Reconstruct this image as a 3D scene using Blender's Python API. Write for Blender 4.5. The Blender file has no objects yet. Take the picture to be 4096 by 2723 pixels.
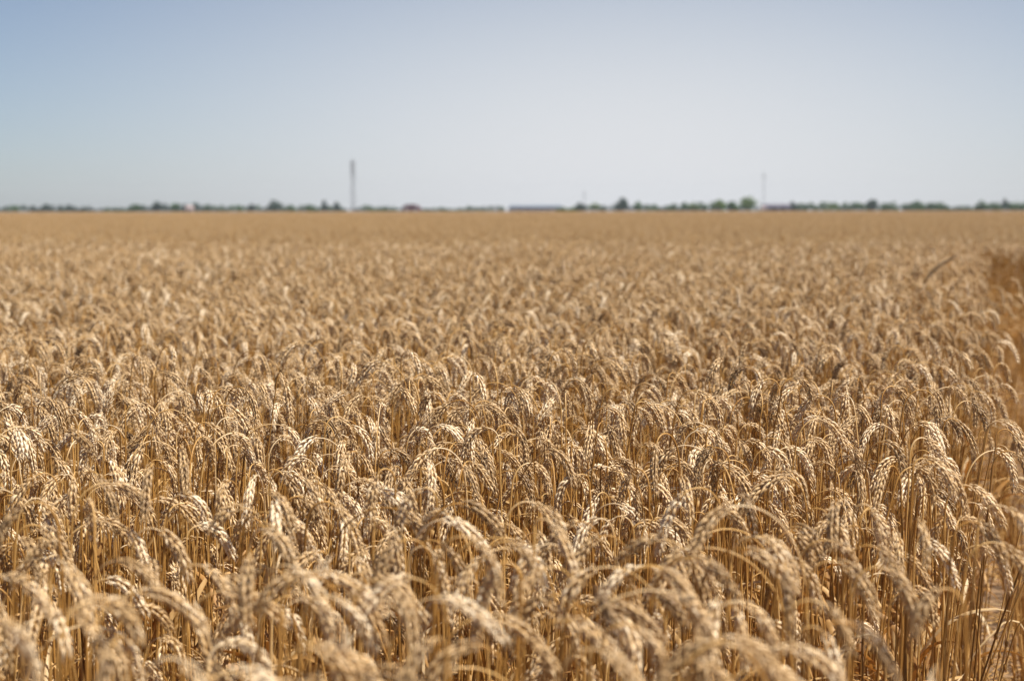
import bpy, math, random
import numpy as np

S = bpy.context.scene
COL = S.collection
R = math.radians
PI = math.pi

# ------------------------------------------------------------------ camera
CAM_H = 1.12
FPX = 4096 * 50.0 / 36.0            # focal length in photo pixels
PITCH = R(5.2)
cd = bpy.data.cameras.new('camera')
cam = bpy.data.objects.new('camera', cd); COL.objects.link(cam)
cd.lens = 50; cd.sensor_width = 36
cd.clip_start = 0.05; cd.clip_end = 30000
cam.location = (0, 0, CAM_H)
cam.rotation_euler = (R(90) - PITCH, R(0.08), 0)
cd.dof.use_dof = True
cd.dof.focus_distance = 2.12
cd.dof.aperture_fstop = 5.0
cd.dof.aperture_blades = 9
S.camera = cam
S.render.resolution_x, S.render.resolution_y = 1024, 680

# ------------------------------------------------------------------ sky, sun, exposure
SUN_EL, SUN_AZ = R(60), R(112)       # azimuth clockwise from +Y (the way the camera looks)
W = bpy.data.worlds.new('World'); S.world = W; W.use_nodes = True
nt = W.node_tree
sky = nt.nodes.new('ShaderNodeTexSky'); sky.sky_type = 'NISHITA'
sky.sun_disc = False; sky.sun_elevation = SUN_EL; sky.sun_rotation = SUN_AZ
sky.air_density = 1.0; sky.dust_density = 4.5; sky.ozone_density = 3.5; sky.altitude = 2200
bg = nt.nodes['Background']; bg.inputs['Strength'].default_value = 0.05
hs = nt.nodes.new('ShaderNodeHueSaturation'); hs.inputs['Saturation'].default_value = 1.06
nt.links.new(sky.outputs[0], hs.inputs['Color']); nt.links.new(hs.outputs[0], bg.inputs['Color'])
# a thin bright veil of light painted into the sky colour, low down, strongest a little east of north (+Y), fading upwards and sideways
def wmath(op, a, b=None):
    n = nt.nodes.new('ShaderNodeMath'); n.operation = op
    for k, v in enumerate((a, b)):
        if v is None: continue
        if isinstance(v, (int, float)): n.inputs[k].default_value = v
        else: nt.links.new(v, n.inputs[k])
    return n.outputs[0]
wt = nt.nodes.new('ShaderNodeTexCoord'); wx = nt.nodes.new('ShaderNodeSeparateXYZ'); nt.links.new(wt.outputs['Generated'], wx.inputs[0])
az_ = wmath('DIVIDE', wmath('SUBTRACT', wmath('ARCTAN2', wx.outputs[0], wx.outputs[1]), 0.09), 0.285)
el_ = wmath('DIVIDE', wmath('SUBTRACT', wmath('MAXIMUM', wmath('ARCSINE', wx.outputs[2]), 0.0), 0.017), 0.125)
veil = wmath('MULTIPLY', wmath('EXPONENT', wmath('MULTIPLY', wmath('ADD', wmath('MULTIPLY', az_, az_), wmath('MULTIPLY', el_, el_)), -0.5)), 0.96)
bv = nt.nodes.new('ShaderNodeBackground'); bv.inputs['Color'].default_value = (0.955, 0.968, 1.0, 1); bv.inputs['Strength'].default_value = 0.435
wm = nt.nodes.new('ShaderNodeMixShader'); nt.links.new(veil, wm.inputs[0])
nt.links.new(bg.outputs[0], wm.inputs[1]); nt.links.new(bv.outputs[0], wm.inputs[2]); nt.links.new(wm.outputs[0], nt.nodes['World Output'].inputs[0])
sl = bpy.data.lights.new('sun', 'SUN'); sl.energy = 5.0; sl.angle = R(0.5); sl.color = (1.0, 0.93, 0.815)
so = bpy.data.objects.new('sun', sl); COL.objects.link(so)
so.rotation_euler = (R(90) - SUN_EL, 0, PI - SUN_AZ)
S.view_settings.view_transform = 'Standard'; S.view_settings.look = 'None'
S.view_settings.exposure = 0.88; S.view_settings.gamma = 1.0
S.cycles.diffuse_bounces = 6; S.cycles.max_bounces = 10; S.cycles.transmission_bounces = 6
S.cycles.volume_bounces = 0
S.cycles.caustics_reflective = False; S.cycles.caustics_refractive = False

# ------------------------------------------------------------------ materials
def mat_new(name):
    m = bpy.data.materials.new(name); m.use_nodes = True
    t = m.node_tree; p = t.nodes['Principled BSDF']
    return m, t, p

def ramp(t, src, stops):
    r = t.nodes.new('ShaderNodeValToRGB')
    e = r.color_ramp.elements
    while len(e) < len(stops): e.new(0.5)
    for k, (pos, c) in enumerate(stops):
        e[k].position = pos; e[k].color = (*c, 1)
    t.links.new(src, r.inputs[0])
    return r.outputs[0]

def straw_mat(name, stops, rough=0.5, trans=0.22, streak=0.35, spec=0.4, tcol=(1.0, 0.72, 0.42)):
    """dry plant skin: colour from the per-plant 'tint' attribute with fine streaks, part translucent"""
    m, t, p = mat_new(name)
    a = t.nodes.new('ShaderNodeAttribute'); a.attribute_name = 'tint'
    tc = t.nodes.new('ShaderNodeTexCoord')
    mp = t.nodes.new('ShaderNodeMapping'); mp.inputs['Scale'].default_value = (420, 420, 90)
    t.links.new(tc.outputs['Object'], mp.inputs[0])
    n = t.nodes.new('ShaderNodeTexNoise'); n.inputs['Scale'].default_value = 1.0; n.inputs['Detail'].default_value = 2
    t.links.new(mp.outputs[0], n.inputs[0])
    m1 = t.nodes.new('ShaderNodeMath'); m1.operation = 'MULTIPLY_ADD'
    m1.inputs[1].default_value = streak; m1.inputs[2].default_value = -streak * 0.5
    t.links.new(n.outputs[0], m1.inputs[0])
    ad = t.nodes.new('ShaderNodeMath'); ad.operation = 'ADD'; ad.use_clamp = True
    t.links.new(m1.outputs[0], ad.inputs[0]); t.links.new(a.outputs['Fac'], ad.inputs[1])
    c = ramp(t, ad.outputs[0], stops)
    t.links.new(c, p.inputs['Base Color'])
    p.inputs['Roughness'].default_value = rough
    p.inputs['Specular IOR Level'].default_value = spec
    tr = t.nodes.new('ShaderNodeBsdfTranslucent')
    mc = t.nodes.new('ShaderNodeMix'); mc.data_type = 'RGBA'; mc.blend_type = 'MULTIPLY'; mc.inputs[0].default_value = 1
    t.links.new(c, mc.inputs[6]); mc.inputs[7].default_value = (*tcol, 1)
    t.links.new(mc.outputs[2], tr.inputs[0])
    mx = t.nodes.new('ShaderNodeMixShader'); mx.inputs[0].default_value = trans
    t.links.new(p.outputs[0], mx.inputs[1]); t.links.new(tr.outputs[0], mx.inputs[2])
    t.links.new(mx.outputs[0], t.nodes['Material Output'].inputs[0])
    return m

EAR = straw_mat('ripe_ear', [(0.0, (0.15, 0.085, 0.04)), (0.3, (0.36, 0.235, 0.115)), (0.65, (0.60, 0.402, 0.193)), (1.0, (0.87, 0.74, 0.53))], 0.42, 0.14, 0.5, 0.5)
STEM = straw_mat('straw_stem', [(0.0, (0.16, 0.075, 0.02)), (0.35, (0.44, 0.225, 0.055)), (0.65, (0.61, 0.38, 0.135)), (1.0, (0.76, 0.61, 0.39))], 0.42, 0.22, 0.3, 0.35)
LEAF = straw_mat('dry_leaf', [(0.0, (0.19, 0.09, 0.03)), (0.35, (0.42, 0.23, 0.075)), (0.7, (0.58, 0.39, 0.17)), (1.0, (0.74, 0.62, 0.42))], 0.55, 0.3, 0.3, 0.3, (1.0, 0.68, 0.36))

def noise_mat(name, c1, c2, scale, rough=0.9, detail=6, lo=0.35, hi=0.65, coord='Object'):
    m, t, p = mat_new(name)
    tc = t.nodes.new('ShaderNodeTexCoord')
    n = t.nodes.new('ShaderNodeTexNoise'); n.inputs['Scale'].default_value = scale; n.inputs['Detail'].default_value = detail
    t.links.new(tc.outputs[coord], n.inputs[0])
    t.links.new(ramp(t, n.outputs[0], [(lo, c1), (hi, c2)]), p.inputs['Base Color'])
    p.inputs['Roughness'].default_value = rough; p.inputs['Specular IOR Level'].default_value = 0.2
    return m

SOIL = noise_mat('soil', (0.08, 0.05, 0.03), (0.27, 0.175, 0.10), 22)
FARWHEAT = noise_mat('far_wheat', (0.30, 0.195, 0.095), (0.40, 0.27, 0.14), 0.35)
def plain(name, c, rough=0.6, metal=0.0):
    m, t, p = mat_new(name)
    tc = t.nodes.new('ShaderNodeTexCoord')
    n = t.nodes.new('ShaderNodeTexNoise'); n.inputs['Scale'].default_value = 0.8; n.inputs['Detail'].default_value = 5
    t.links.new(tc.outputs['Object'], n.inputs[0])
    t.links.new(ramp(t, n.outputs[0], [(0.3, tuple(x * 0.85 for x in c)), (0.7, tuple(min(1, x * 1.1) for x in c))]), p.inputs['Base Color'])
    p.inputs['Roughness'].default_value = rough; p.inputs['Metallic'].default_value = metal
    return m

# ------------------------------------------------------------------ mesh helpers
class MB:
    """collects vertices, quads/tris, a per-vertex tint and a per-face material index"""
    def __init__(s): s.v = []; s.f = []; s.t = []; s.m = []; s.n = 0
    def add(s, v, f, tint=0.5, mi=0):
        v = np.asarray(v, np.float32); f = np.asarray(f, np.int32)
        s.v.append(v); s.f.append(f + s.n); s.n += len(v)
        tt = np.empty(len(v), np.float32); tt[:] = tint
        s.t.append(tt); s.m.append(np.full(len(f), mi, np.int32))
    def merge(s, o, off=(0, 0, 0)):
        for v, t in zip(o.v, o.t): s.v.append(v + np.asarray(off, np.float32)); s.t.append(t)
        for f, m in zip(o.f, o.m): s.f.append(f + s.n); s.m.append(m)
        s.n += o.n
    def mesh(s, name, mats, smooth=True):
        me = bpy.data.meshes.new(name)
        V = np.concatenate(s.v) if s.v else np.zeros((0, 3), np.float32)
        T = np.concatenate(s.t) if s.t else np.zeros(0, np.float32)
        loops, starts, totals = [], [], []
        k = 0
        for f in s.f:
            n, w = f.shape
            loops.append(f.ravel()); starts.append(k + np.arange(n) * w); totals.append(np.full(n, w)); k += n * w
        me.vertices.add(len(V)); me.vertices.foreach_set('co', V.ravel())
        if loops:
            L = np.concatenate(loops); st = np.concatenate(starts); to = np.concatenate(totals)
            me.loops.add(len(L)); me.loops.foreach_set('vertex_index', L.astype(np.int32))
            me.polygons.add(len(st))
            me.polygons.foreach_set('loop_start', st.astype(np.int32))
            me.polygons.foreach_set('loop_total', to.astype(np.int32))
            me.polygons.foreach_set('material_index', np.concatenate(s.m))
        at = me.attributes.new('tint', 'FLOAT', 'POINT'); at.data.foreach_set('value', T)
        for m in mats: me.materials.append(m)
        me.update(calc_edges=True); me.validate()
        if smooth and len(me.polygons): me.polygons.foreach_set('use_smooth', np.ones(len(me.polygons), bool))
        return me
    def obj(s, name, mats, parent=None, smooth=True):
        o = bpy.data.objects.new(name, s.mesh(name, mats if isinstance(mats, (list, tuple)) else [mats], smooth))
        COL.objects.link(o); o.parent = parent
        return o

def tag(o, label=None, cat=None, group=None, kind=None):
    if label: o['label'] = label
    if cat: o['category'] = cat
    if group: o['group'] = group
    if kind: o['kind'] = kind
    return o

def empty(name, loc, rz=0.0):
    o = bpy.data.objects.new(name, None); COL.objects.link(o)
    o.location = loc; o.rotation_euler = (0, 0, rz); o.empty_display_size = 0.05
    return o

def tube_faces(rings, sides):
    i, j = np.meshgrid(np.arange(rings - 1), np.arange(sides), indexing='ij')
    a = i * sides + j; b = i * sides + (j + 1) % sides
    return np.stack([a, b, b + sides, a + sides], -1).reshape(-1, 4)

def tube(P, rad, sides):
    """tube along the polyline P with radius per point"""
    P = np.asarray(P, float); T = np.gradient(P, axis=0); T /= np.linalg.norm(T, axis=1)[:, None] + 1e-12
    ref = np.array([0.31, 0.95, 0.05]); ref = np.where((np.abs(T @ ref) > 0.95)[:, None], np.array([1.0, 0, 0]), ref)
    A = np.cross(T, ref); A /= np.linalg.norm(A, axis=1)[:, None]; B = np.cross(T, A)
    ang = np.arange(sides) / sides * 2 * PI
    rad = np.broadcast_to(np.asarray(rad, float), (len(P),))
    V = P[:, None, :] + rad[:, None, None] * (np.cos(ang)[None, :, None] * A[:, None, :] + np.sin(ang)[None, :, None] * B[:, None, :])
    return V.reshape(-1, 3), tube_faces(len(P), sides)

def box(c, s, rz=0.0):
    x, y, z = (np.asarray(s, float) / 2)
    v = np.array([[-x, -y, -z], [x, -y, -z], [x, y, -z], [-x, y, -z], [-x, -y, z], [x, -y, z], [x, y, z], [-x, y, z]])
    c_, s_ = math.cos(rz), math.sin(rz)
    v = v @ np.array([[c_, s_, 0], [-s_, c_, 0], [0, 0, 1]]) + np.asarray(c, float)
    f = np.array([[0, 3, 2, 1], [4, 5, 6, 7], [0, 1, 5, 4], [1, 2, 6, 5], [2, 3, 7, 6], [3, 0, 4, 7]])
    return v, f

# ------------------------------------------------------------------ wheat
def almond(rings, sides, awn):
    """one husk: pointed boat shape along +z, unit length, back (convex keel) towards +x"""
    if rings == 5: zs = [0.0, 0.16, 0.42, 0.70, 0.90]; rs = [0.30, 0.82, 1.0, 0.66, 0.24]
    elif rings == 3: zs = [0.0, 0.38, 0.76]; rs = [0.35, 1.0, 0.5]
    else: zs = [0.3]; rs = [1.0]
    V = []
    for z, r in zip(zs, rs):
        bow = 0.13 * math.sin(PI * z)
        for k in range(sides):
            a = 2 * PI * k / sides
            V.append((0.155 * r * math.cos(a) * (1.0 if math.cos(a) > 0 else 0.6) + bow, 0.19 * r * math.sin(a), z))
    V.append((0.02, 0, 1.0 + awn)); tip = len(V) - 1
    F3 = []
    for k in range(sides): F3.append(((rings - 1) * sides + k, (rings - 1) * sides + (k + 1) % sides, tip))
    if rings == 1:
        V.append((0, 0, 0)); 
        for k in range(sides): F3.append(((k + 1) % sides, k, tip + 1))
        F4 = np.zeros((0, 4), int)
    else: F4 = tube_faces(rings, sides)
    return np.array(V), F4, np.array(F3)

HUSK = {'hi': almond(5, 5, 0.38), 'mid': almond(3, 4, 0.15), 'low': almond(1, 3, 0.0)}

def stalk_path(rng, H, lean, neck, th1, th2, ear_len, lod):
    """planar path: (x along droop direction, z) and the tangent angle from vertical, stem then ear"""
    ns = {'hi': 9, 'mid': 6, 'low': 3}[lod]; nn = {'hi': 14, 'mid': 8, 'low': 4}[lod]; ne = {'hi': 14, 'mid': 9, 'low': 5}[lod]
    Ls = max(0.2, H - neck * 0.62)
    s_st = np.linspace(0, Ls, ns)
    th_st = lean * (0.5 + 0.5 * s_st / Ls)
    s_nk = np.linspace(0, neck, nn + 1)[1:]
    u = s_nk / neck
    th_nk = lean + (th1 - lean) * (u ** 1.7)
    s_er = np.linspace(0, ear_len, ne + 1)[1:]
    u = s_er / ear_len
    th_er = th1 + (th2 - th1) * (1 - (1 - u) ** 2.1)
    s = np.concatenate([s_st, Ls + s_nk, Ls + neck + s_er]); th = np.concatenate([th_st, th_nk, th_er])
    dm = np.diff(s); tm = (th[1:] + th[:-1]) / 2
    x = np.concatenate([[0], np.cumsum(np.sin(tm) * dm)]); z = np.concatenate([[0], np.cumsum(np.cos(tm) * dm)])
    top = z.max(); k = H / top                      # rescale the stem so that the arch tops out at H
    z = z + (H - top) * np.clip(s / Ls, 0, 1)
    return x, z, th, ns + nn, ne

def make_stalk(rng, lod='mid', H=None, az=None, tone=None, th1=None, th2=None, ear_len=None, neck=None, lean=None, leaves=None,
               twist=None, fat=1.0, awn=None, leaf_tone=None):
    """-> (stem MB, ear MB, [leaf MB]) with the base at the origin"""
    U = rng.uniform
    H = U(0.73, 0.83) if H is None else H
    if az is None:
        q = rng.random()
        az = rng.normal(0.0, 0.75) if q < 0.62 else (PI + rng.normal(0, 0.7) if q < 0.86 else U(-PI, PI))
    tone = float(np.clip(rng.normal(0.63, 0.16), 0.1, 0.95)) if tone is None else tone
    if th1 is None:
        q = rng.random()
        th1 = U(R(62), R(120)) if q < 0.80 else (U(R(120), R(155)) if q < 0.96 else U(R(5), R(40)))
    if th2 is None: th2 = min(R(181), max(th1 + U(R(15), R(50)), U(R(150), R(181)))) if th1 > R(45) else th1 + U(0, R(30))
    ear_len = U(0.052, 0.080) if ear_len is None else ear_len
    neck = (U(0.02, 0.052) if rng.random() < 0.78 else U(0.052, 0.13)) if neck is None else neck
    lean = R(abs(rng.normal(0, 7))) if lean is None else lean
    if rng.random() < 0.05 and lod != 'low': H += U(0.02, 0.06)
    x, z, th, n_st, ne = stalk_path(rng, H, lean, neck, th1, th2, ear_len, lod)
    ca, sa = math.cos(az), math.sin(az)
    D = np.array([ca, sa, 0]); B = np.array([-sa, ca, 0]); Z = np.array([0, 0, 1.0])
    wob = rng.normal(0, 0.006) * np.sin(np.linspace(0, PI * U(0.8, 2.0), len(x)))
    P = x[:, None] * D + z[:, None] * Z + wob[:, None] * B
    sides = {'hi': 6, 'mid': 4, 'low': 3}[lod]
    st = MB()
    r0, r1 = U(0.0012, 0.0017), U(0.0007, 0.0009)
    rr = np.linspace(r0, r1, n_st)
    v, f = tube(P[:n_st + 1], np.append(rr, r1 * 0.9), sides)
    stone = np.clip(tone * 0.75 + rng.normal(0.02, 0.14) + np.linspace(-0.32, 0.30, n_st + 1), 0.03, 1)  # foot of the straw: brown sheaths, darkened further to paint the crop's inner shade
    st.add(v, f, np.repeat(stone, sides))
    if lod == 'hi':                                  # nodes on the straw
        for hz in (U(0.12, 0.2), U(0.3, 0.4), U(0.48, 0.56)):
            k = np.interp(hz, z[:n_st], np.arange(n_st)); p = np.array([np.interp(hz, z[:n_st], P[:n_st, i]) for i in range(3)])
            v, f = tube([p - Z * 0.004, p - Z * 0.0015, p + Z * 0.0015, p + Z * 0.004], [r0, r0 * 1.5, r0 * 1.5, r0], sides)
            st.add(v, f, 0.22)
    # --- ear: husks on a straight axis, then bent onto the path
    ea = MB()
    Lx = ear_len
    nsp = int(round(Lx / 0.0044)) if lod != 'low' else int(round(Lx / 0.011))
    fl = {'hi': 3, 'mid': 3, 'low': 1}[lod]
    hv, h4, h3 = HUSK[lod]
    i = np.arange(nsp); s0 = (i + 0.25) / nsp * Lx * 0.93
    side = np.where(i % 2 == 0, 1.0, -1.0)
    prof = np.clip(np.minimum(0.55 + (i / nsp) * 2.2, 1.15 - 0.45 * (i / nsp) ** 2), 0.5, 1.1)
    n = nsp * fl
    S0 = np.repeat(s0, fl); SD = np.repeat(side, fl); PR = np.repeat(prof, fl)
    kf = np.tile(np.arange(fl), nsp)
    spread = (kf - (fl - 1) / 2) / max(1, (fl - 1) / 2) if fl > 1 else np.zeros(n)
    mid = 1 - np.abs(spread)
    out = R(4) + R(10.5) * mid + rng.normal(0, R(3.5), n)      # lean away from the axis
    fan = spread * R(15) + rng.normal(0, R(6), n)
    Lh = PR * (0.0112 if lod != 'low' else 0.018) * rng.uniform(0.88, 1.12, n) * (0.9 + 0.14 * mid)
    Wd = fat * PR * (1.0 if lod != 'low' else 1.6) * rng.uniform(0.85, 1.15, n) * 0.0089
    # local frame of a husk: axis a, back b, width w  (axis z = ear axis, x = side, y = across)
    co, si, cf, sf = np.cos(out), np.sin(out), np.cos(fan), np.sin(fan)
    a = np.stack([SD * si * cf, sf, co * cf], -1)
    b = np.stack([SD * co, spread * 0.75, -si], -1); b -= (b * a).sum(1)[:, None] * a; b /= np.linalg.norm(b, axis=1)[:, None]
    w = np.cross(a, b)
    org = np.stack([SD * (0.0006 + 0.0010 * mid), spread * 0.0026, S0 + 0.0012 * mid], -1)
    hvv = np.repeat(hv[None], n, 0)
    if awn: 
        hvv = hvv.copy(); hvv[:, len(hv) - 1 - (1 if lod == 'low' else 0), 2] += awn * rng.uniform(0.3, 1, n)
    Q = org[:, None, :] + hvv[:, :, 2:3] * (Lh[:, None] )[..., None] * a[:, None, :] + hvv[:, :, 0:1] * Wd[:, None, None] * b[:, None, :] + hvv[:, :, 1:2] * Wd[:, None, None] * w[:, None, :]
    Q = Q.reshape(-1, 3)
    tw = U(0, PI) if twist is None else twist
    twv = tw + (Q[:, 2] / Lx) * rng.normal(0, 0.35)
    X = Q[:, 0] * np.cos(twv) - Q[:, 1] * np.sin(twv); Y = Q[:, 0] * np.sin(twv) + Q[:, 1] * np.cos(twv)
    # bend
    Pe = P[n_st - 1:]; the = th[n_st - 1:]
    seg = np.concatenate([[0], np.cumsum(np.linalg.norm(np.diff(Pe, axis=0), axis=1))])
    sq = Q[:, 2]; sc = np.clip(sq, 0, seg[-1]); ex = sq - sc
    tq = np.interp(sc, seg, the)
    C = np.stack([np.interp(sc, seg, Pe[:, k]) for k in range(3)], -1)
    Tn = np.sin(tq)[:, None] * D + np.cos(tq)[:, None] * Z
    Nn = np.cos(tq)[:, None] * D - np.sin(tq)[:, None] * Z
    V = C + ex[:, None] * Tn + X[:, None] * Nn + Y[:, None] * B
    nv = len(hv)
    base = (np.arange(n) * nv)[:, None, None]
    ht = np.clip(tone + np.repeat(rng.normal(0, 0.05, nsp), fl) + rng.normal(0, 0.09, n), 0.02, 1)
    # husk skin: paler towards the dry tip, browner at the foot
    grad = (hv[:, 2] - 0.45) * 0.22
    T = np.clip(ht[:, None] + grad[None, :], 0, 1).ravel()
    if len(h4): ea.add(V, (h4[None] + base).reshape(-1, 4), T)
    if len(h4):
        k = ea.n - len(V)
        ea.f.append((h3[None] + base).reshape(-1, 3) + k); ea.m.append(np.zeros(len(h3) * n, np.int32))
    else: ea.add(V, (h3[None] + base).reshape(-1, 3), T)
    # --- dry leaves
    lv = []
    nl = (rng.choice([1, 1, 2, 2]) if lod != 'low' else 0) if leaves is None else leaves
    for _ in range(nl):
        hz = U(min(0.12, H * 0.3), min(0.52, H * 0.7)); p0 = np.array([np.interp(hz, z[:n_st], P[:n_st, i]) for i in range(3)])
        lv.append(make_leaf(rng, p0, U(-PI, PI), U(0.09, 0.22), U(0.003, 0.0055), lod, tone=None if leaf_tone is None else float(np.clip(rng.normal(leaf_tone, 0.12), 0, 1))))
    return st, ea, lv

def make_leaf(rng, p0, az, L, w, lod='mid', up=None, droop=None, tone=None):
    U = rng.uniform
    n = 11 if lod == 'hi' else 7
    u = np.linspace(0, 1, n)
    th = (U(R(8), R(40)) if up is None else up) + (U(R(40), R(150)) if droop is None else droop) * u ** 1.3
    ds = L / (n - 1)
    x = np.concatenate([[0], np.cumsum(np.sin(th[:-1]) * ds)]); z = np.concatenate([[0], np.cumsum(np.cos(th[:-1]) * ds)])
    D = np.array([math.cos(az), math.sin(az), 0]); B = np.array([-math.sin(az), math.cos(az), 0]); Z = np.array([0, 0, 1.0])
    P = np.asarray(p0) + x[:, None] * D + z[:, None] * Z
    tw = rng.normal(0, 0.4) + u * rng.normal(0, 2.2)
    N = np.cos(th)[:, None] * D - np.sin(th)[:, None] * Z
    Wv = np.cos(tw)[:, None] * B + np.sin(tw)[:, None] * N
    Nv = -np.sin(tw)[:, None] * B + np.cos(tw)[:, None] * N
    ww = w * np.clip(np.minimum(1.0, 0.5 + 3 * u), 0, 1) * np.clip(1.02 - u ** 2.5, 0.03, 1)
    V = np.stack([P - Wv * ww[:, None] + Nv * ww[:, None] * 0.45, P, P + Wv * ww[:, None] + Nv * ww[:, None] * 0.45], 1).reshape(-1, 3)
    F = []
    for i in range(n - 1):
        for j in range(2):
            a = i * 3 + j; F.append((a, a + 1, a + 4, a + 3))
    m = MB()
    t = float(np.clip(rng.normal(0.52, 0.2), 0.02, 1)) if tone is None else tone
    m.add(V, F, np.clip(t + rng.normal(0, 0.05, len(V)), 0, 1))
    return m

def storey(mean):                    # height of a stalk: most reach the canopy, a third stay shorter tillers below it
    return float(np.clip(rng.normal(mean, 0.03), 0.62, 0.87)) if rng.random() < 0.64 else mean - float(rng.uniform(0.05, 0.2))

def edge_x(y):                       # the cut side of the crop (it runs off to the right, away from the camera)
    return 0.02 + 0.318 * y
CUT_END = 12.3                       # beyond this the crop closes the view on the right too

def project(p):                      # world point -> photo pixel (used only to choose which plants show largest)
    x, y, z = p[0], p[1], p[2] - CAM_H
    c, s = math.cos(PITCH), math.sin(PITCH)
    dep = y * c - z * s; up = y * s + z * c
    return 2048 + FPX * x / dep, 1361.5 - FPX * up / dep, dep

def place(px, py, z):                # where the photo pixel's line of sight reaches the height z
    xr = (px - 2048) / FPX; ur = (1361.5 - py) / FPX
    c, s = math.cos(PITCH), math.sin(PITCH)
    d = np.array([xr, c + ur * s, -s + ur * c])
    k = (z - CAM_H) / d[2]
    return np.array([0, 0, CAM_H]) + d * k

rng = np.random.default_rng(20240713)
DENS = 540.0

# ---- scattered points of the crop near the camera
def in_field(x, y):
    return x < edge_x(y) or y > CUT_END

NEAR_Y0, NEAR_Y1 = 0.66, 2.25
pts = []
cell = 1 / math.sqrt(DENS)
for gy in np.arange(NEAR_Y0, NEAR_Y1, cell):
    for gx in np.arange(-1.7, edge_x(NEAR_Y1), cell):
        x = gx + rng.uniform(-.5, .5) * cell * 1.4; y = gy + rng.uniform(-.5, .5) * cell * 1.4
        if x < edge_x(y) - abs(rng.normal(0, 0.02)) and abs(x) < 0.42 * y + 0.75: pts.append((x, y))
pts.sort(key=lambda p: p[1])

crop = MB()                          # everything of the crop that is not an individual
NIND = 300
singles = []

# ---- stalks one can pick out in the photograph: where the top of the arch stands (photo pixel), which way the ear hangs, its form
HEROES = """
157 2094 R hook;140 2150 L hook .40;236 2241 R hook .66;52 2294 R arch .7;157 2399 R hook;813 2262 R hook .72;472 2241 R arch;604 2362 R arch
646 2110 R hook;1065 2100 R hook;1092 2047 R hook;300 1885 F tight .66;436 1931 R arch;604 1984 F hook;929 2026 L arch;997 2215 F hook .45
934 2362 R arch;451 2561 F hook;294 2572 R arch;693 2630 R hook;960 2677 R arch
2198 2029 R hook .68;2096 2006 R hook;2287 2086 L hook .5;2191 2175 L hook;2383 2143 L hook .42;2019 2166 R hook;2367 2268 L long .66;2204 2268 L hook
2622 2153 L arch .42;2606 2265 R hook;2207 2376 L hook .45;2383 2344 R hook;2424 2408 R arch;2574 2360 R long;2025 2249 L tight .7
3453 2018 R tight .7;3565 1865 L hook;3118 1912 L arch;3353 2006 F hook .45;3677 2083 F hook .5;4000 2024 R hook .68;3971 2171 R hook .5;3883 2088 R hook .4
3235 2400 R hook;3347 2489 R hook;3124 2247 F tight .4;3736 2353 L hook .5;3547 2271 R hook;3512 2183 R hook;3330 2165 R hook;3353 2247 R hook;3047 2147 R hook .7
3165 2589 R arch;4030 1806 R hook .4;3736 2671 F tight .85
1206 1906 R hook;1300 2006 R hook .62;1290 1936 R hook;1595 2030 R long;1520 1955 R arch;1530 2085 R tight;1685 2185 R tight .74;1690 1875 L hook
1850 2012 R arch;1730 2160 R hook .42;1790 2075 R arch;1595 2162 L hook .4;1470 2290 R arch .6;1390 2340 R hook;1334 2385 R hook;1612 2312 L arch
1562 2396 R hook;1775 2390 R arch;2018 2250 L tight .66;1985 2150 R long;1190 2500 R hook .8;1540 2518 R hook .5;1306 2585 R arch;1880 2580 L arch .5
1512 2675 R arch;1985 2460 R arch;1284 2230 R up .9;1367 2550 R up .9;1890 2395 R hook;1195 2290 L arch;1300 2285 R arch
2662 2160 F hook;2606 2262 R hook;2829 2123 L long;2745 2190 L long .66;2907 2251 L long;2940 2407 R hook .7;3057 2145 R hook .68
2600 2362 R arch;2785 2418 R arch;2550 2500 R hook;2790 2646 R arch;2857 2568 L arch .4;2918 2563 R arch;2317 2490 R arch .7;2383 2596 R hook
3057 2680 R arch;3012 2200 R arch .6;3241 2507 R tight .8;2800 2530 F hook .45;2520 2270 L arch;325 1480 R dark .5;445 1560 R up .8;3725 1700 L fuzz .95;3865 2040 F low .6
"""
bases = []
def hero(px, py, d, form, tone):
    U = rng.uniform
    az = {'R': rng.normal(-0.22, 0.22), 'L': PI + rng.normal(0.2, 0.22), 'F': -PI / 2 + rng.normal(0, 0.25)}[d]
    H = U(0.79, 0.83); k = dict(lean=R(U(1, 5)), leaves=int(rng.integers(0, 2)))
    if form == 'hook': k.update(th1=U(R(95), R(120)), th2=U(R(160), R(178)), neck=U(0.038, 0.06))
    elif form == 'arch': k.update(th1=U(R(72), R(92)), th2=U(R(135), R(155)), neck=U(0.05, 0.085))
    elif form == 'long': k.update(th1=U(R(92), R(108)), th2=U(R(150), R(170)), neck=U(0.12, 0.18))
    elif form == 'tight': k.update(th1=U(R(140), R(155)), th2=U(R(172), R(179)), neck=U(0.028, 0.04), lean=R(1))
    elif form == 'up': k.update(th1=R(6), th2=R(24), neck=0.1, ear_len=0.045, awn=0.4)
    elif form == 'dark': k.update(th1=R(20), th2=R(88), neck=0.12, ear_len=0.09, awn=0.3); H = 0.86
    elif form == 'fuzz': k.update(th1=R(-14), th2=R(-24), neck=0.12, ear_len=0.058, awn=0.5, fat=1.4, lean=R(3)); az = 0.0; H = 0.80
    elif form == 'low': k.update(th1=R(150), th2=R(178), neck=0.06); H = 0.60
    if tone is not None: k['tone'] = tone
    p = place(px, py, H)
    st, ea, lv = make_stalk(rng, 'hi' if p[1] > 1.1 else 'mid', H=H, az=az, **k)
    V = np.concatenate(st.v + ea.v); t = V[np.argmax(V[:, 2])]
    b = (p[0] - t[0], p[1] - t[1])
    bases.append(b)
    singles.append((b, st, ea, lv, dict(d=d, form=form, tone=0.6 if tone is None else tone, top=(px, py))))
for row in HEROES.replace('\n', ';').split(';'):
    q = row.split()
    if q: hero(float(q[0]), float(q[1]), q[2], q[3], float(q[4]) if len(q) > 4 else None)
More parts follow.
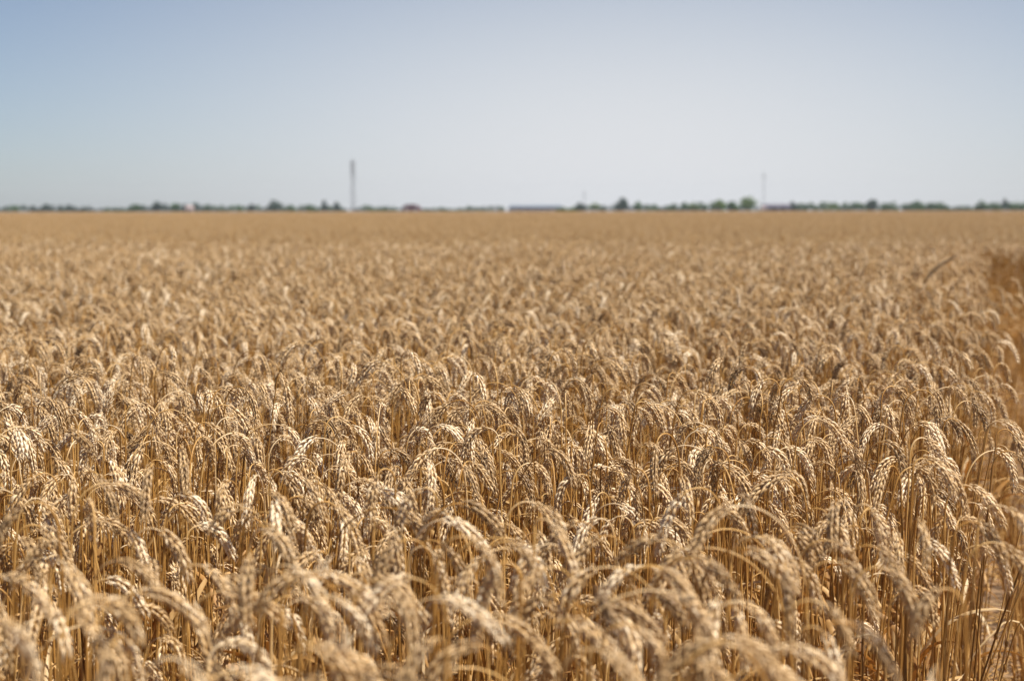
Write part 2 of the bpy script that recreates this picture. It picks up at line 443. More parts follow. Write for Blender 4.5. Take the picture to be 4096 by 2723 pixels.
for x, y in pts:
    pp = project((x, y, 0.77))
    seen = -120 < pp[0] < 4216 and 700 < pp[1] < 2860
    H = storey((0.755 if y < 1.7 else 0.775) if seen else 0.785)
    if y < 1.75 and rng.random() < 0.28: continue
    if seen and pp[0] > 3100 and pp[1] > 2120 and rng.random() < 0.7: continue
    if seen and min(math.hypot(x - b[0], y - b[1]) for b in bases) < 0.022: continue
    if seen and len(singles) < NIND:
        st, ea, lv = make_stalk(rng, 'hi' if y > 1.15 else 'mid', H=H)
        singles.append(((x, y), st, ea, lv, None))
        continue
    lod = 'hi' if seen else 'mid'
    st, ea, lv = make_stalk(rng, lod, H=H)
    for part, mi in ((st, 1), (ea, 0), *((l, 2) for l in lv)):
        part.m = [np.full(len(f), mi, np.int32) for f in part.f]
        crop.merge(part, (x, y, 0))

# ---- each of the nearest stalks is a thing of its own, described by its look and its place
def fraction(u):
    names = ['at left edge', 'near left edge', 'well left of centre', 'left of centre', 'slightly left of centre', 'at centre',
             'slightly right of centre', 'right of centre', 'well right of centre', 'near right edge', 'at right edge']
    return names[int(np.clip(round(u * 10), 0, 10))]
def row_of(v):
    return ('at the bottom edge' if v > 0.955 else 'above the bottom edge' if v > 0.89 else 'in blurred front rows' if v > 0.82
            else 'behind blurred front rows' if v > 0.755 else 'in sharper rows' if v > 0.69 else 'in sharpest rows')
desc = []
for (x, y), st, ea, lv, info in singles:
    V = np.concatenate(ea.v) + np.array([x, y, 0]); t = V[np.argmax(V[:, 2])]; low = V[np.argmin(V[:, 2])]
    a, b = project(t), project(low)
    tone = float(np.median(np.concatenate(ea.t)))
    colour = 'greyish' if tone < 0.48 else 'tawny' if tone < 0.57 else 'golden' if tone < 0.66 else 'pale' if tone < 0.78 else 'bleached'
    dx = b[0] - a[0]; drop = max(1.0, b[1] - a[1]); size = math.hypot(dx, drop)
    stem_top = st.v[0][:, 2].max()
    if low[2] > stem_top - 0.03: pose = 'upright ear'
    elif dx > 0.75 * drop: pose = 'ear arched right'
    elif dx < -0.75 * drop: pose = 'ear arched left'
    elif dx > 0.22 * drop: pose = 'ear drooping right'
    elif dx < -0.22 * drop: pose = 'ear drooping left'
    else: pose = 'ear hanging straight'
    desc.append((colour, pose, fraction((a[0]) / 4096), row_of(a[1] / 2723), a[0], a[1]))
groups = {}
for i, d in enumerate(desc): groups.setdefault(d[:4], []).append(i)
ORD = {2: ['left one of two', 'right one of two'], 3: ['leftmost of three', 'middle of three', 'rightmost of three']}
labels = [None] * len(desc)
for key, ids in groups.items():
    ids.sort(key=lambda i: desc[i][4])
    for n, i in enumerate(ids):
        c, p, f, r = key
        lab = f'{c} wheat stalk, {p}, {f} {r}'
        if len(ids) > 1:
            o_ = ORD.get(len(ids)); 
            lab = f'{c} ear, {p[4:] if p.startswith("ear ") else "upright"}, {f} {r}, ' + (o_[n] if o_ else ['first', 'second', 'third', 'fourth', 'fifth', 'sixth', 'seventh', 'eighth', 'ninth'][min(n, 8)] + ' from left')
        labels[i] = lab
for k, ((x, y), st, ea, lv, info) in enumerate(singles):
    o = empty('wheat_stalk', (x, y, 0))
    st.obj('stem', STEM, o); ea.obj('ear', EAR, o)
    for l in lv: l.obj('leaf', LEAF, o)
    tag(o, labels[k], 'wheat', 'wheat stalks in the nearest rows')

# ---- patches of crop, set out as copies inside ONE object
patches = []
def patch(size, dens, lod):
    m = MB(); c = 1 / math.sqrt(dens)
    for gy in np.arange(-size / 2, size / 2, c):
        for gx in np.arange(-size / 2, size / 2, c):
            H = storey(0.785)
            st, ea, lv = make_stalk(rng, lod, H=H)
            off = (gx + rng.uniform(0, 1.4) * c, gy + rng.uniform(0, 1.4) * c, 0)
            for part, mi in ((st, 1), (ea, 0), *((l, 2) for l in lv)):
                part.m = [np.full(len(f), mi, np.int32) for f in part.f]
                m.merge(part, off)
    return m
HI, MID, LOW = range(0, 6), range(6, 12), range(12, 16)
for k in HI: patches.append(patch(0.4, DENS, 'hi'))
for k in MID: patches.append(patch(0.5, DENS * 0.9, 'mid'))
for k in LOW: patches.append(patch(1.0, DENS * 0.8, 'low'))

for k in range(3): patches.append(patch(8.0, 45, 'low'))
for k in range(2): patches.append(patch(3.0, 150, 'low'))
FAR, LOWER = range(16, 19), range(19, 21)
inst = []                            # x, y, rotation, scale xy, scale z, patch
def lay(y0, y1, size, ids, margin):
    for gy in np.arange(y0, y1, size * 0.97):
        yc = gy + size / 2
        for gx in np.arange(-(0.40 * yc + margin), 0.40 * yc + margin, size * 0.97):
            xc = gx + size / 2
            right = xc + size / 2
            if yc < CUT_END and right > edge_x(yc) - 0.02: 
                continue
            und = 0.018 * math.sin(xc * 1.3 + yc * 0.5) * math.sin(yc * 0.9 + 1.0) + 0.012 * math.sin(xc * 0.23 - yc * 0.17)
            inst.append((xc, yc, rng.normal(0, R(14)), rng.uniform(0.96, 1.05), rng.uniform(0.97, 1.025) + und, ids[rng.integers(len(ids))]))
lay(NEAR_Y1, 4.0, 0.4, HI, 0.8)
lay(4.0, CUT_END + 1, 0.5, MID, 0.9)
lay(CUT_END + 1, 60, 1.0, LOW, 1.5)
lay(60, 300, 3.0, LOWER, 3)
lay(300, 1000, 8.0, FAR, 8)
# loose plants that close the gaps left along the slanting cut edge
for y in np.arange(NEAR_Y1, CUT_END, cell):
    for x in np.arange(edge_x(y) - 0.62, edge_x(y), cell):
        xx, yy = x + rng.uniform(-.7, .7) * cell, y + rng.uniform(-.7, .7) * cell
        size = 0.4 if yy < 4 else 0.5
        # already under a patch?
        hit = any(abs(xx - i[0]) < size * 0.49 and abs(yy - i[1]) < size * 0.49 for i in inst if abs(i[1] - yy) < 0.3)
        if hit or xx > edge_x(yy) - 0.02 - abs(rng.normal(0, 0.025)): continue
        st, ea, lv = make_stalk(rng, 'hi' if yy < 3.2 else 'mid' if yy < 6 else 'mid', H=storey(0.78))
        for part, mi in ((st, 1), (ea, 0), *((l, 2) for l in lv)):
            part.m = [np.full(len(f), mi, np.int32) for f in part.f]
            crop.merge(part, (xx, yy, 0))

# straw added as a slope to catch sun, up to the crop's end face
for y in np.arange(9.6, CUT_END, 0.06):
    for x in np.arange(edge_x(y) + 0.02, edge_x(y) + 1.5, 0.06):
        h = (0.10 + 0.56 * (y - 9.6) / (CUT_END - 9.6)) * rng.uniform(0.7, 1.15)
        st, ea, lv = make_stalk(rng, 'mid', H=h, leaves=1, leaf_tone=0.72, tone=float(rng.uniform(0.55, 0.9)), lean=R(rng.uniform(5, 28)), neck=0.05)
        for part, mi in ((st, 1), *((l, 2) for l in lv if h > 0.3)):
            part.m = [np.full(len(f), mi, np.int32) for f in part.f]
            crop.merge(part, (x + rng.uniform(-.03, .03), y + rng.uniform(-.03, .03), 0))
for y in np.arange(CUT_END, CUT_END + 0.7, 0.055):
    for x in np.arange(edge_x(y) - 0.5, edge_x(y) + 2.6, 0.055):
        st, ea, lv = make_stalk(rng, 'mid', H=float(np.clip(rng.normal(0.78, 0.035), 0.6, 0.87)), leaves=int(rng.integers(1, 4)), leaf_tone=0.8, tone=float(rng.uniform(0.55, 0.85)))  # leaves of the dim end face paled to paint in sunlight
        for part, mi in ((st, 1), (ea, 0), *((l, 2) for l in lv)):
            part.m = [np.full(len(f), mi, np.int32) for f in part.f]
            crop.merge(part, (x + rng.uniform(-.03, .03), y + rng.uniform(-.03, .03), 0))
base_n = crop.n
vid = [np.full(crop.n, -1, np.int32)]
for k, p in enumerate(patches):
    crop.merge(p); vid.append(np.full(p.n, k, np.int32))
nv0 = crop.n
inst = np.array(inst)
crop.v.append(np.column_stack([inst[:, 0], inst[:, 1], np.zeros(len(inst))]).astype(np.float32)); crop.t.append(np.zeros(len(inst), np.float32)); crop.n += len(inst)
vid.append(np.full(len(inst), -2, np.int32))
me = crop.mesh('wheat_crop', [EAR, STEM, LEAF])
def attr(name, typ, vals, key='value'):
    a = me.attributes.new(name, typ, 'POINT'); a.data.foreach_set(key, np.ascontiguousarray(vals).ravel())
attr('patch_id', 'INT', np.concatenate(vid))
full = lambda col: np.concatenate([np.zeros(nv0), inst[:, col]]).astype(np.float32)
attr('turn', 'FLOAT', full(2)); attr('pick', 'INT', np.concatenate([np.zeros(nv0, np.int32), inst[:, 5].astype(np.int32)]))
attr('size', 'FLOAT_VECTOR', np.column_stack([full(3), full(3), full(4)]).astype(np.float32), 'vector')
wheat = bpy.data.objects.new('wheat_crop', me); COL.objects.link(wheat)
tag(wheat, 'dense golden wheat crop filling the field behind the nearest stalks', 'wheat crop', kind='stuff')

g = bpy.data.node_groups.new('crop_layout', 'GeometryNodeTree')
g.interface.new_socket('Geometry', in_out='INPUT', socket_type='NodeSocketGeometry')
g.interface.new_socket('Geometry', in_out='OUTPUT', socket_type='NodeSocketGeometry')
N = g.nodes.new; Lk = g.links.new
gi, go = N('NodeGroupInput'), N('NodeGroupOutput')
def named(name, typ):
    a = N('GeometryNodeInputNamedAttribute'); a.data_type = typ; a.inputs['Name'].default_value = name
    return next(o for o in a.outputs if o.enabled)
pid = named('patch_id', 'INT')
def take(k):
    c = N('FunctionNodeCompare'); c.data_type = 'INT'; c.operation = 'EQUAL'
    ins = [i for i in c.inputs if i.enabled]
    Lk(pid, ins[0]); ins[1].default_value = k
    s = N('GeometryNodeSeparateGeometry'); s.domain = 'POINT'
    Lk(gi.outputs[0], s.inputs[0]); Lk(c.outputs[0], s.inputs[1])
    return s.outputs[0]
g2i = N('GeometryNodeGeometryToInstance')
for k in reversed(range(len(patches))): Lk(take(k), g2i.inputs[0])
iop = N('GeometryNodeInstanceOnPoints')
Lk(take(-2), iop.inputs['Points']); Lk(g2i.outputs[0], iop.inputs['Instance'])
iop.inputs['Pick Instance'].default_value = True
Lk(named('pick', 'INT'), iop.inputs['Instance Index'])
cx = N('ShaderNodeCombineXYZ'); Lk(named('turn', 'FLOAT'), cx.inputs[2])
e2r = N('FunctionNodeEulerToRotation'); Lk(cx.outputs[0], e2r.inputs[0]); Lk(e2r.outputs[0], iop.inputs['Rotation'])
Lk(named('size', 'FLOAT_VECTOR'), iop.inputs['Scale'])
jg = N('GeometryNodeJoinGeometry'); Lk(iop.outputs[0], jg.inputs[0]); Lk(take(-1), jg.inputs[0])
Lk(jg.outputs[0], go.inputs[0])
md = wheat.modifiers.new('layout', 'NODES'); md.node_group = g

# ------------------------------------------------------------------ ground
m = MB(); v = np.array([[-2600, -60, 0], [2600, -60, 0], [2600, 2700, 0], [-2600, 2700, 0]], float)
m.add(v, [[0, 1, 2, 3]])
tag(m.obj('ground', SOIL, None, False), kind='structure')

# ------------------------------------------------------------------ cut strip: stubble and loose straw
STUB = straw_mat('stubble_straw', [(0.0, (0.16, 0.075, 0.02)), (0.4, (0.42, 0.22, 0.06)), (0.75, (0.58, 0.35, 0.12)), (1.0, (0.72, 0.55, 0.31))], 0.5, 0.2, 0.3, 0.4)
m = MB()
for y in np.arange(1.6, CUT_END, 0.045):
    ex = edge_x(y)
    for r in np.arange(0.02, 1.9, 0.125):
        for _ in range(4 if y < 6 else 2):
            x = ex + r + rng.normal(0, 0.012); yy = y + rng.uniform(-.03, .03); h = rng.uniform(0.07, 0.22)
            a = rng.uniform(-PI, PI); l = abs(rng.normal(0, 0.22))
            d = np.array([math.cos(a) * math.sin(l), math.sin(a) * math.sin(l), math.cos(l)])
            b = np.array([x, yy, 0.0])
            v, f = tube([b, b + d * h * 0.5, b + d * h], [0.0022, 0.0021, 0.0020], 5)
            m.add(v, f, float(np.clip(rng.normal(0.5, 0.17), 0, 1)))
tag(m.obj('stubble', STUB), 'short cut straw stubble beside the standing crop', kind='stuff')
m = MB()
for _ in range(6000):
    y = 1.6 + (CUT_END - 1.6) * rng.random(); x = edge_x(y) + rng.uniform(-0.35, 1.7)
    L = rng.uniform(0.05, 0.32); a = rng.uniform(-PI, PI); z = abs(rng.normal(0, 0.035)) + 0.004; ti = rng.normal(0, 0.12)
    d = np.array([math.cos(a), math.sin(a), ti]); c = np.array([x, y, max(z, abs(ti) * L / 2 + 0.003)])
    u = np.linspace(-.5, .5, 4); bend = np.array([0, 0, 1.0]) * rng.normal(0, 0.03) * L
    P = c + u[:, None] * d * L + (0.25 - u ** 2)[:, None] * bend
    v, f = tube(P, rng.uniform(0.0012, 0.0022), 4)
    m.add(v, f, float(np.clip(rng.normal(0.55, 0.2), 0, 1)))
tag(m.obj('straw_litter', STUB), 'loose pale straw lying on the ground among the stubble', kind='stuff')

# bent straw standing out of the stubble
def straw(pts, rad, tint, label, group=None):
    m = MB(); v, f = tube(pts, rad, 6); m.add(v, f, tint)
    return tag(m.obj('broken_straw', STUB), label, 'straw', group)
def at(px, py, dist):                 # the point on a photo pixel's line of sight at the given depth
    xr = (px - 2048) / FPX; ur = (1361.5 - py) / FPX; c, s_ = math.cos(PITCH), math.sin(PITCH)
    return np.array([xr, c + ur * s_, -s_ + ur * c]) * dist + np.array([0, 0, CAM_H])
k0 = at(3868, 2650, 2.75); k0[2] = 0.0
straw([k0, at(3868, 2650, 2.75), at(3925, 2580, 2.75), at(4010, 2495, 2.75), at(4040, 2483, 2.76), at(4072, 2490, 2.78), at(4100, 2530, 2.8)], 0.0019, 0.95,
      'pale broken straw bent over in a sharp bow above the stubble')
straw([at(4018, 2500, 2.76), at(4022, 2560, 2.78), at(4024, 2620, 2.8), at(4022, 2690, 2.82)], 0.0019, 0.9, 'short pale straw hanging from the bent broken straw')
straw([at(3930, 2730, 2.3) * [1, 1, 0], at(3915, 2600, 2.3), at(3890, 2400, 2.3), at(3875, 2250, 2.3), at(3860, 2150, 2.3)], 0.0019, 0.62,
      'bare leaning straw without an ear beside the stubble')
# dark dry ear that stands above the crop, and a dark blade in the sharp rows
DARKEAR = straw_mat('weathered_ear', [(0.0, (0.05, 0.028, 0.014)), (0.5, (0.13, 0.075, 0.035)), (1.0, (0.25, 0.16, 0.08))], 0.6, 0.05, 0.3)
def loose_stalk(px, py, H, label, leaf=None, mat=EAR, **k):
    p = place(px, py, H); st, ea, lv = make_stalk(rng, 'hi', H=H, leaves=0, **k)
    V = np.concatenate(ea.v); t = V[np.argmax(V[:, 2])]
    o = empty('wheat_stalk', (p[0] - t[0], p[1] - t[1], 0))
    st.obj('stem', STEM, o); ea.obj('ear', mat, o)
    if leaf: make_leaf(rng, **leaf).obj('leaf', LEAF, o)
    tag(o, label, 'wheat', 'wheat stalks that stand out'); return o
loose_stalk(3826, 1020, 0.95, 'dark brown wheat ear leaning right above the pale crop near the cut edge', az=0.0, mat=DARKEAR, tone=0.5, th1=R(18), th2=R(62), neck=0.2, lean=R(5), ear_len=0.19, fat=0.85)
loose_stalk(1800, 1600, 0.81, 'wheat stalk with a broad dark brown leaf blade standing among the sharpest ears', az=2.9,
            leaf=dict(p0=(0.012, -0.02, 0.63), az=0.1, L=0.19, w=0.0075, lod='hi', up=R(18), droop=R(12), tone=0.02))

# ------------------------------------------------------------------ far things beyond the field
def leaf_mat(name, c1, c2):
    m, t, p = mat_new(name)
    a = t.nodes.new('ShaderNodeAttribute'); a.attribute_name = 'tint'
    c = ramp(t, a.outputs['Fac'], [(0.0, c1), (1.0, c2)])
    t.links.new(c, p.inputs['Base Color']); p.inputs['Roughness'].default_value = 0.6; p.inputs['Specular IOR Level'].default_value = 0.25
    tr = t.nodes.new('ShaderNodeBsdfTranslucent'); t.links.new(c, tr.inputs[0])
    mx = t.nodes.new('ShaderNodeMixShader'); mx.inputs[0].default_value = 0.25
    t.links.new(p.outputs[0], mx.inputs[1]); t.links.new(tr.outputs[0], mx.inputs[2]); t.links.new(mx.outputs[0], t.nodes['Material Output'].inputs[0])
    return m
DARKLEAF = leaf_mat('dark_foliage', (0.010, 0.034, 0.024), (0.032, 0.080, 0.044))
MIDLEAF = leaf_mat('green_foliage', (0.016, 0.062, 0.008), (0.055, 0.145, 0.018))
LIGHTLEAF = leaf_mat('light_foliage', (0.045, 0.105, 0.012), (0.13, 0.21, 0.03))
BARK = plain('bark', (0.12, 0.09, 0.065), 0.9)

def leaf_cloud(m, c, r, n, leaf):
    """leaf-sized faces spread through lumps that make an uneven crown"""
    c = np.asarray(c, float); r = np.asarray(r, float)
    k = max(6, int(n / 60))
    ctr = rng.normal(0, 1, (k, 3)); ctr /= np.linalg.norm(ctr, axis=1)[:, None]; ctr *= rng.uniform(0.1, 0.68, (k, 1))
    ctr[:, 2] = ctr[:, 2] * 0.85
    ctr[0] = (rng.normal(0, .12), rng.normal(0, .12), 0.62); ctr[1] = (-0.35, 0, 0.1); ctr[2] = (0.35, 0, 0.05)
    w = rng.integers(0, k, n)
    q = rng.normal(0, 1, (n, 3)); q /= np.linalg.norm(q, axis=1)[:, None]; q *= (rng.random((n, 1)) ** 0.45) * rng.uniform(0.3, 0.5, (k, 1))[w]
    P = c + (ctr[w] + q) * r
    a = rng.normal(0, 1, (n, 3)); a /= np.linalg.norm(a, axis=1)[:, None]
    b = np.cross(a, rng.normal(0, 1, (n, 3))); b /= np.linalg.norm(b, axis=1)[:, None]
    s_ = leaf * rng.uniform(0.6, 1.3, (n, 1))
    V = np.stack([P - a * s_, P - b * s_ * 0.6, P + a * s_, P + b * s_ * 0.6], 1).reshape(-1, 3)
    V[:, 2] = np.maximum(V[:, 2], 0.05)
    F = np.arange(n * 4).reshape(-1, 4)
    lump = rng.uniform(0.1, 0.9, k)[w]
    m.add(V, F, np.clip(np.repeat(lump + rng.normal(0, 0.15, n), 4), 0, 1))

def far(px, hpx, d):                  # photo column and height above the crop's horizon -> x, y, top
    return (px - 2048) / FPX * d, d, CAM_H + hpx / FPX * d

def tree(px, hpx, wpx, d, mat, label, n=1100):
    x, y, top = far(px, hpx, d); w = wpx / FPX * d / 2
    o = empty('tree', (x, y, 0), rng.uniform(-PI, PI))
    tr = MB(); hgt = top * 0.62
    kx, ky = rng.normal(0, 0.04 * top, 2)
    v, f = tube([(0, 0, 0), (kx * .3, ky * .3, hgt * .4), (kx, ky, hgt)], [top * 0.035, top * 0.026, top * 0.010], 7); tr.add(v, f)
    for _ in range(5):
        a = rng.uniform(-PI, PI); z0 = hgt * rng.uniform(0.3, 0.85); e = np.array([math.cos(a) * w * 0.6, math.sin(a) * w * 0.6, z0 + top * 0.2])
        v, f = tube([(kx * z0 / hgt, ky * z0 / hgt, z0), e * [.5, .5, 1] - [0, 0, top * .04], e], [top * 0.013, top * 0.009, top * 0.004], 5); tr.add(v, f)
    tr.obj('trunk', BARK, o)
    cr = MB(); base = top * 0.06
    leaf_cloud(cr, (0, 0, (top + base) / 2), (w * 1.25, w * 1.25, (top - base) / 2 * 1.12), n, max(0.3, top * 0.065))
    cr.obj('crown', mat, o, False)
    tag(o, label, 'tree', 'trees along the horizon'); return o

def bush(px, hpx, wpx, d, mat, label, n=2400):
    x, y, top = far(px, hpx * (2.0 if px > 2200 else 1.7), d); w = wpx / FPX * d / 2
    m = MB(); k = max(1, int(w / top / 0.6))
    for i in range(k):
        cx_ = -w + (i + 0.5) * 2 * w / k
        t_ = top * rng.uniform(0.8, 1.05)
        leaf_cloud(m, (cx_, rng.normal(0, top * .15), t_ * 0.45), (2 * w / k * 0.75, top * 0.7, t_ * 0.6), max(260, n // k), max(0.3, top * 0.1))
    o = m.obj('hedge', mat, None, False); o.location = (x, y, 0)
    tag(o, label, 'hedge', 'hedges along the horizon'); return o

D_, M_, L_ = DARKLEAF, MIDLEAF, LIGHTLEAF
TREES = [  # photo column, height above the horizon, crown width, distance, foliage, label
 (65, 26, 62, 1150, M_, 'low round green tree nearest the left end of the horizon'),
 (193, 31, 26, 1180, D_, 'narrow dark tree in the first clump at the left end of the horizon'),
 (287, 28, 50, 1250, D_, 'hazy bluish round tree standing alone after the left clump'),
 (345, 20, 26, 1250, D_, 'small hazy tree just right of the bluish round tree'),
 (552, 28, 56, 1080, M_, 'green tree at the left end of the long left tree group'),
 (638, 41, 52, 1100, D_, 'dark tallest tree of the long left tree group'),
 (706, 34, 48, 1150, M_, 'mid green tree between the dark tall tree and the pale house'),
 (783, 33, 40, 1130, D_, 'dark tree just right of the small pale house'),
 (831, 28, 40, 1200, M_, 'low tree at the right end of the long left tree group'),
 (949, 26, 66, 1150, M_, 'broad low tree halfway between the left group and the twin dark trees'),
 (1012, 29, 30, 1220, D_, 'small hazy pointed tree right of the broad low tree'),
 (1101, 44, 66, 1100, D_, 'dark tall tree with spreading green skirts left of the tall mast'),
 (1160, 25, 60, 1120, M_, 'low green tree beside the dark spreading tree'),
 (1240, 29, 52, 1150, M_, 'low round tree left of the twin pointed trees'),
 (1302, 42, 24, 1180, D_, 'left tree of the twin pointed trees near the tall mast'),
 (1350, 38, 30, 1180, D_, 'right tree of the twin pointed trees near the tall mast'),
 (1470, 25, 60, 1120, M_, 'low tree just right of the tall mast foot'),
 (1765, 16, 32, 1200, M_, 'tiny lone tree right of the dark red barn'),
 (1878, 22, 30, 1200, M_, 'small lone tree left of the long grey shed'),
 (2004, 16, 30, 1200, M_, 'tiny tree at the left end of the long grey shed'),
 (2322, 34, 46, 820, D_, 'dark left half of the bright near thicket under the faint mast'),
 (2378, 31, 62, 820, L_, 'bright yellow green round tree of the near thicket'),
 (2489, 52, 56, 1000, D_, 'dark blue green tallest round tree right of the bright thicket'),
 (2549, 37, 44, 1050, M_, 'mid green tree beside the dark blue green tree'),
 (2610, 24, 70, 1050, M_, 'low spreading tree between the dark tree and the row'),
 (2685, 30, 50, 1050, M_, 'round green tree in the row left of the pale broad trees'),
 (2739, 35, 46, 1060, M_, 'slightly taller green tree in the row left of the pale broad trees'),
 (2770, 34, 60, 1000, L_, 'pale yellowish tree in the row left of the broad trees'),
 (2872, 45, 58, 960, L_, 'left of the two broad light green trees beside the slender mast'),
 (2925, 35, 50, 980, M_, 'lower tree between the two broad light green trees'),
 (2990, 54, 76, 960, L_, 'right and broadest of the two light green trees beside the slender mast'),
 (3166, 36, 40, 1050, D_, 'dark tree at the right end of the purple roofed shed'),
 (3215, 28, 32, 1100, D_, 'small dark tree right of the purple roofed shed'),
 (3255, 22, 40, 1100, M_, 'low tree after the small dark tree right of the shed'),
 (3321, 33, 74, 1000, L_, 'yellow green broad tree right of the purple roofed shed'),
 (3410, 33, 58, 1000, M_, 'green round tree between the yellow green tree and the dark tree'),
 (3481, 45, 56, 1000, D_, 'dark blue green tall tree in the right tree group'),
 (3545, 30, 60, 1020, M_, 'low tree sloping down right of the dark blue green tree'),
 (3660, 36, 70, 960, M_, 'broad tree standing apart with bright green lower leaves on the right'),
 (3738, 27, 40, 980, M_, 'small tree just right of the broad bright based tree'),
 (3960, 32, 62, 900, M_, 'green tree near the right end of the horizon'),
 (4013, 45, 36, 960, D_, 'dark pointed tree near the right end of the horizon'),
 (4070, 32, 66, 900, M_, 'green tree cut by the right end of the horizon'),
]
for a in TREES: tree(*a)
for a in [
 (140, 15, 260, 1200, D_, 'low hedge under the trees at the left end of the horizon'),
 (320, 12, 130, 1300, D_, 'low hazy hedge under the bluish lone tree'),
 (480, 10, 120, 1300, M_, 'thin low hedge left of the long left tree group'),
 (690, 17, 330, 1200, D_, 'low hedge below the long left tree group'),
 (950, 13, 220, 1250, M_, 'low hedge between the left group and the dark spreading tree'),
 (1230, 14, 300, 1230, M_, 'low hedge from the dark spreading tree to the tall mast'),
 (1530, 10, 120, 1260, M_, 'thin hedge between the tall mast and the dark red barn'),
 (1830, 8, 300, 1400, M_, 'thin far hedge between the dark red barn and the grey shed'),
 (2270, 9, 90, 900, L_, 'bright low hedge left of the near thicket'),
 (2600, 13, 400, 1100, D_, 'dark low hedge below the trees right of the near thicket'),
 (2890, 17, 240, 1000, M_, 'hedge below the two broad light green trees'),
 (3380, 16, 420, 1050, M_, 'hedge below the right tree group'),
 (3690, 16, 190, 1000, M_, 'hedge under the tree that stands apart on the right'),
 (3840, 9, 150, 1200, M_, 'thin low hedge in the gap on the right'),
 (4010, 17, 240, 920, M_, 'green hedge at the right end of the horizon')]: bush(*a)
# far belt of woodland, too far to tell trees apart
m = MB()
for i in range(260):
    x = -900 + 1800 * i / 259 + rng.normal(0, 2); h = 5.0 + 1.5 * math.sin(i * 0.31) + rng.normal(0, 0.6)
    leaf_cloud(m, (x, 1650 + rng.normal(0, 12), h * 0.45), (6.5, 4, max(1.6, h) * 0.6), 60, 1.3)
tag(m.obj('far_woodland', DARKLEAF, None, False), 'low hazy belt of woodland along the horizon', kind='stuff')

# masts
STEEL = plain('galvanised_steel', (0.22, 0.25, 0.29), 0.6)
PANEL = plain('antenna_panel', (0.30, 0.32, 0.36), 0.5)
def mast(px, hpx, d, w0, w1, sections, label, leg_r, antennas):
    x, y, top = far(px, hpx, d)
    o = empty('mast', (x, y, 0), 0.4)
    pts = lambda z: [np.array([sx * wz / 2, sy * wz / 2, z]) for wz in [w0 + (w1 - w0) * z / top] for sx, sy in ((-1, -1), (1, -1), (1, 1), (-1, 1))]
    for i in range(4):
        m = MB(); v, f = tube([pts(0)[i], pts(top * .5)[i], pts(top)[i]], leg_r, 6); m.add(v, f); m.obj('leg', STEEL, o)
    m = MB(); zs = np.linspace(0, top, sections + 1)
    for a, b in zip(zs[:-1], zs[1:]):
        A, B = pts(a), pts(b)
        for i in range(4):
            j = (i + 1) % 4
            for p, q in ((A[i], B[j]), (A[j], B[i]), (B[i], B[j])):
                v, f = tube([p, (p + q) / 2, q], leg_r * 0.55, 4); m.add(v, f)
    m.obj('bracing', STEEL, o)
    for z, n, r, h in antennas:
        m = MB(); c = np.arange(17) / 16 * 2 * PI
        v, f = tube(np.column_stack([np.cos(c) * r, np.sin(c) * r, np.full(17, z)]), 0.06, 5); m.add(v, f)
        for k in range(4):
            a = k * PI / 2 + PI / 4; v, f = tube([(0, 0, z), (r / 2 * math.cos(a), r / 2 * math.sin(a), z), (r * math.cos(a), r * math.sin(a), z)], 0.05, 4); m.add(v, f)
        m.obj('platform', STEEL, o)
        for k in range(n):
            a = k * 2 * PI / n
            m = MB(); v, f = box((math.cos(a) * r, math.sin(a) * r, z), (0.25, 0.5, h), a); m.add(v, f)
            m.obj('antenna', PANEL, o, False)
    m = MB(); v, f = tube([(0, 0, top), (0, 0, top + 1.2), (0, 0, top + 2.4)], [0.05, 0.04, 0.02], 5); m.add(v, f); m.obj('lightning_rod', STEEL, o)
    tag(o, label, 'mast', 'masts on the horizon')
mast(1416, 206, 1050, 2.6, 1.7, 18, 'tallest grey lattice mast with antenna panels, rising left of the red barn', 0.085,
     [(36.5, 9, 1.7, 2.4), (33.0, 9, 1.7, 2.2), (29.5, 6, 1.6, 1.8), (25.5, 4, 1.4, 1.2)])
mast(3050, 148, 1250, 1.7, 1.2, 16, 'slender pale lattice mast beside the purple roofed shed', 0.036, [(31.0, 6, 1.1, 1.8)])
mast(2335, 76, 1500, 1.3, 0.8, 10, 'faint thin mast behind the near bright thicket', 0.06, [(19.5, 3, 0.7, 1.2)])

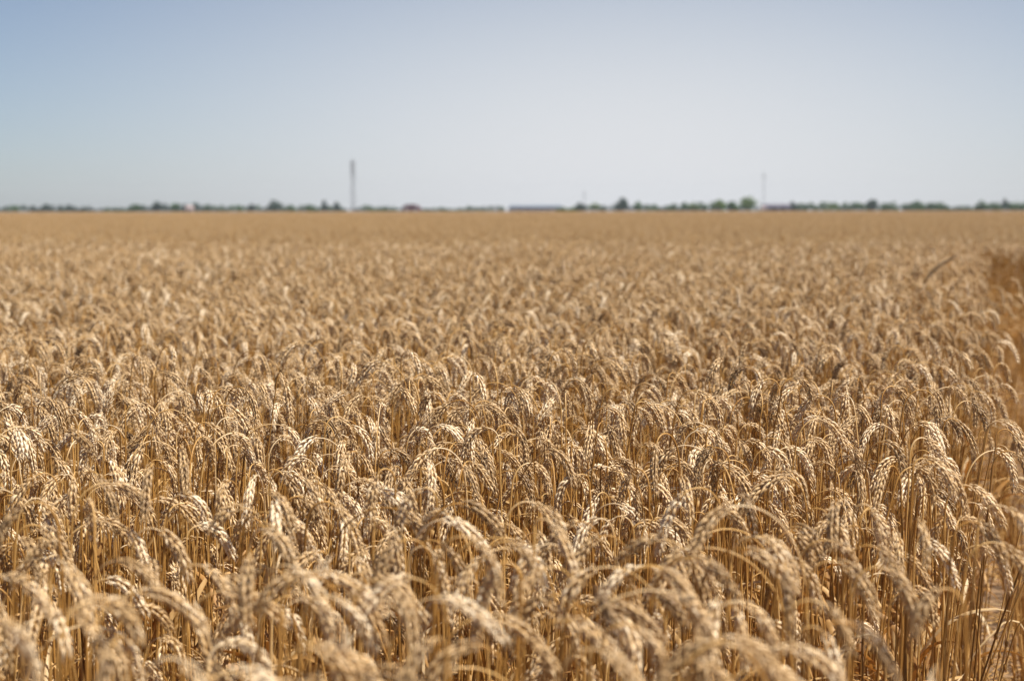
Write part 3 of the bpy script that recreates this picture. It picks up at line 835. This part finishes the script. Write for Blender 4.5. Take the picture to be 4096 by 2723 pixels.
# buildings
def building(kind, px, wpx, hpx, d, depth, wall_h, roof, wallm, roofm, label, doors=0):
    x, y, top = far(px, hpx, d); w = wpx / FPX * d
    o = empty(kind, (x, y, 0))
    m = MB(); v, f = box((0, depth / 2, wall_h / 2), (w * 0.97, depth, wall_h)); m.add(v, f); m.obj('wall', wallm, o, False)
    m = MB()
    if roof == 'arch':
        c = np.linspace(0, PI, 15); q = np.column_stack([-np.cos(c) * w / 2, np.zeros(15), wall_h + 0.02 + np.sin(c) * (top - wall_h)])
        V = np.concatenate([q + [0, -0.2, 0], q + [0, depth + 0.2, 0]])
        m.add(V, [(i, i + 1, i + 16, i + 15) for i in range(14)])
        for s0 in (0, 15):
            for i in range(1, 14): m.add([V[s0], V[s0 + i], V[s0 + i + 1]], [(0, 1, 2)] if s0 else [(0, 2, 1)])
    else:
        hw = w / 2 + 0.3
        V = np.array([[-hw, -0.4, wall_h + .02], [hw, -0.4, wall_h + .02], [hw, depth + 0.4, wall_h + .02], [-hw, depth + 0.4, wall_h + .02], [-hw, depth / 2, top], [hw, depth / 2, top]])
        m.add(V, [(0, 1, 5, 4), (2, 3, 4, 5), (0, 3, 2, 1)]); m.add(V[[0, 4, 3, 1, 2, 5]], [(0, 1, 2), (3, 4, 5)])
    m.obj('roof', roofm, o, False)
    for k in range(doors):
        m = MB(); v, f = box((-w / 2 + (k + 0.5) * w / doors, -0.05, wall_h * 0.42), (min(3.0, w / doors * 0.4), 0.12, wall_h * 0.8)); m.add(v, f)
        m.obj('door', DOOR, o, False)
    tag(o, label, 'building')
DOOR = plain('door_paint', (0.22, 0.22, 0.24))
WHITEW = plain('white_wall', (0.30, 0.30, 0.31)); REDR = plain('dark_red_sheet', (0.10, 0.035, 0.05)); REDW = plain('dark_red_wall', (0.085, 0.04, 0.05))
BLUER = plain('blue_grey_sheet', (0.15, 0.18, 0.23)); PURP = plain('purple_sheet', (0.075, 0.065, 0.10)); PURW = plain('dark_wall', (0.055, 0.05, 0.07))
TILE = plain('pale_tile', (0.42, 0.32, 0.31))
building('barn', 1645, 74, 27, 980, 16, 2.6, 'arch', REDW, REDR, 'dark red barn with a rounded roof right of the tallest mast', 2)
building('shed', 2142, 208, 24, 1100, 18, 3.4, 'gable', WHITEW, BLUER, 'long low shed with a blue grey roof left of the near thicket', 6)
building('shed', 3108, 108, 26, 1000, 14, 3.0, 'gable', PURW, PURP, 'low shed with a dark purple roof right of the slender mast', 3)
building('house', 760, 26, 22, 1060, 8, 2.9, 'gable', WHITEW, TILE, 'small pale house among the long left tree group', 1)
building('house', 3052, 16, 14, 960, 6, 2.2, 'gable', WHITEW, TILE, 'tiny white hut at the left end of the purple roofed shed', 1)

# ------------------------------------------------------------------ air
m = MB(); v, f = box((0, 1320, 23.5), (5600, 2960, 49)); m.add(v, f)
hz = bpy.data.materials.new('haze'); hz.use_nodes = True; t = hz.node_tree
t.nodes.remove(t.nodes['Principled BSDF'])
pv = t.nodes.new('ShaderNodeVolumePrincipled'); pv.inputs['Color'].default_value = (0.86, 0.92, 1.0, 1); pv.inputs['Density'].default_value = 0.00011
pv.inputs['Anisotropy'].default_value = 0.2
t.links.new(pv.outputs[0], t.nodes['Material Output'].inputs['Volume'])
ho = m.obj('haze', hz, None, False); tag(ho, 'thin pale summer haze over the field', kind='stuff')

print('crop verts', crop.n, 'instances', len(inst), 'singles', len(singles), 'labels', len(set(labels)))
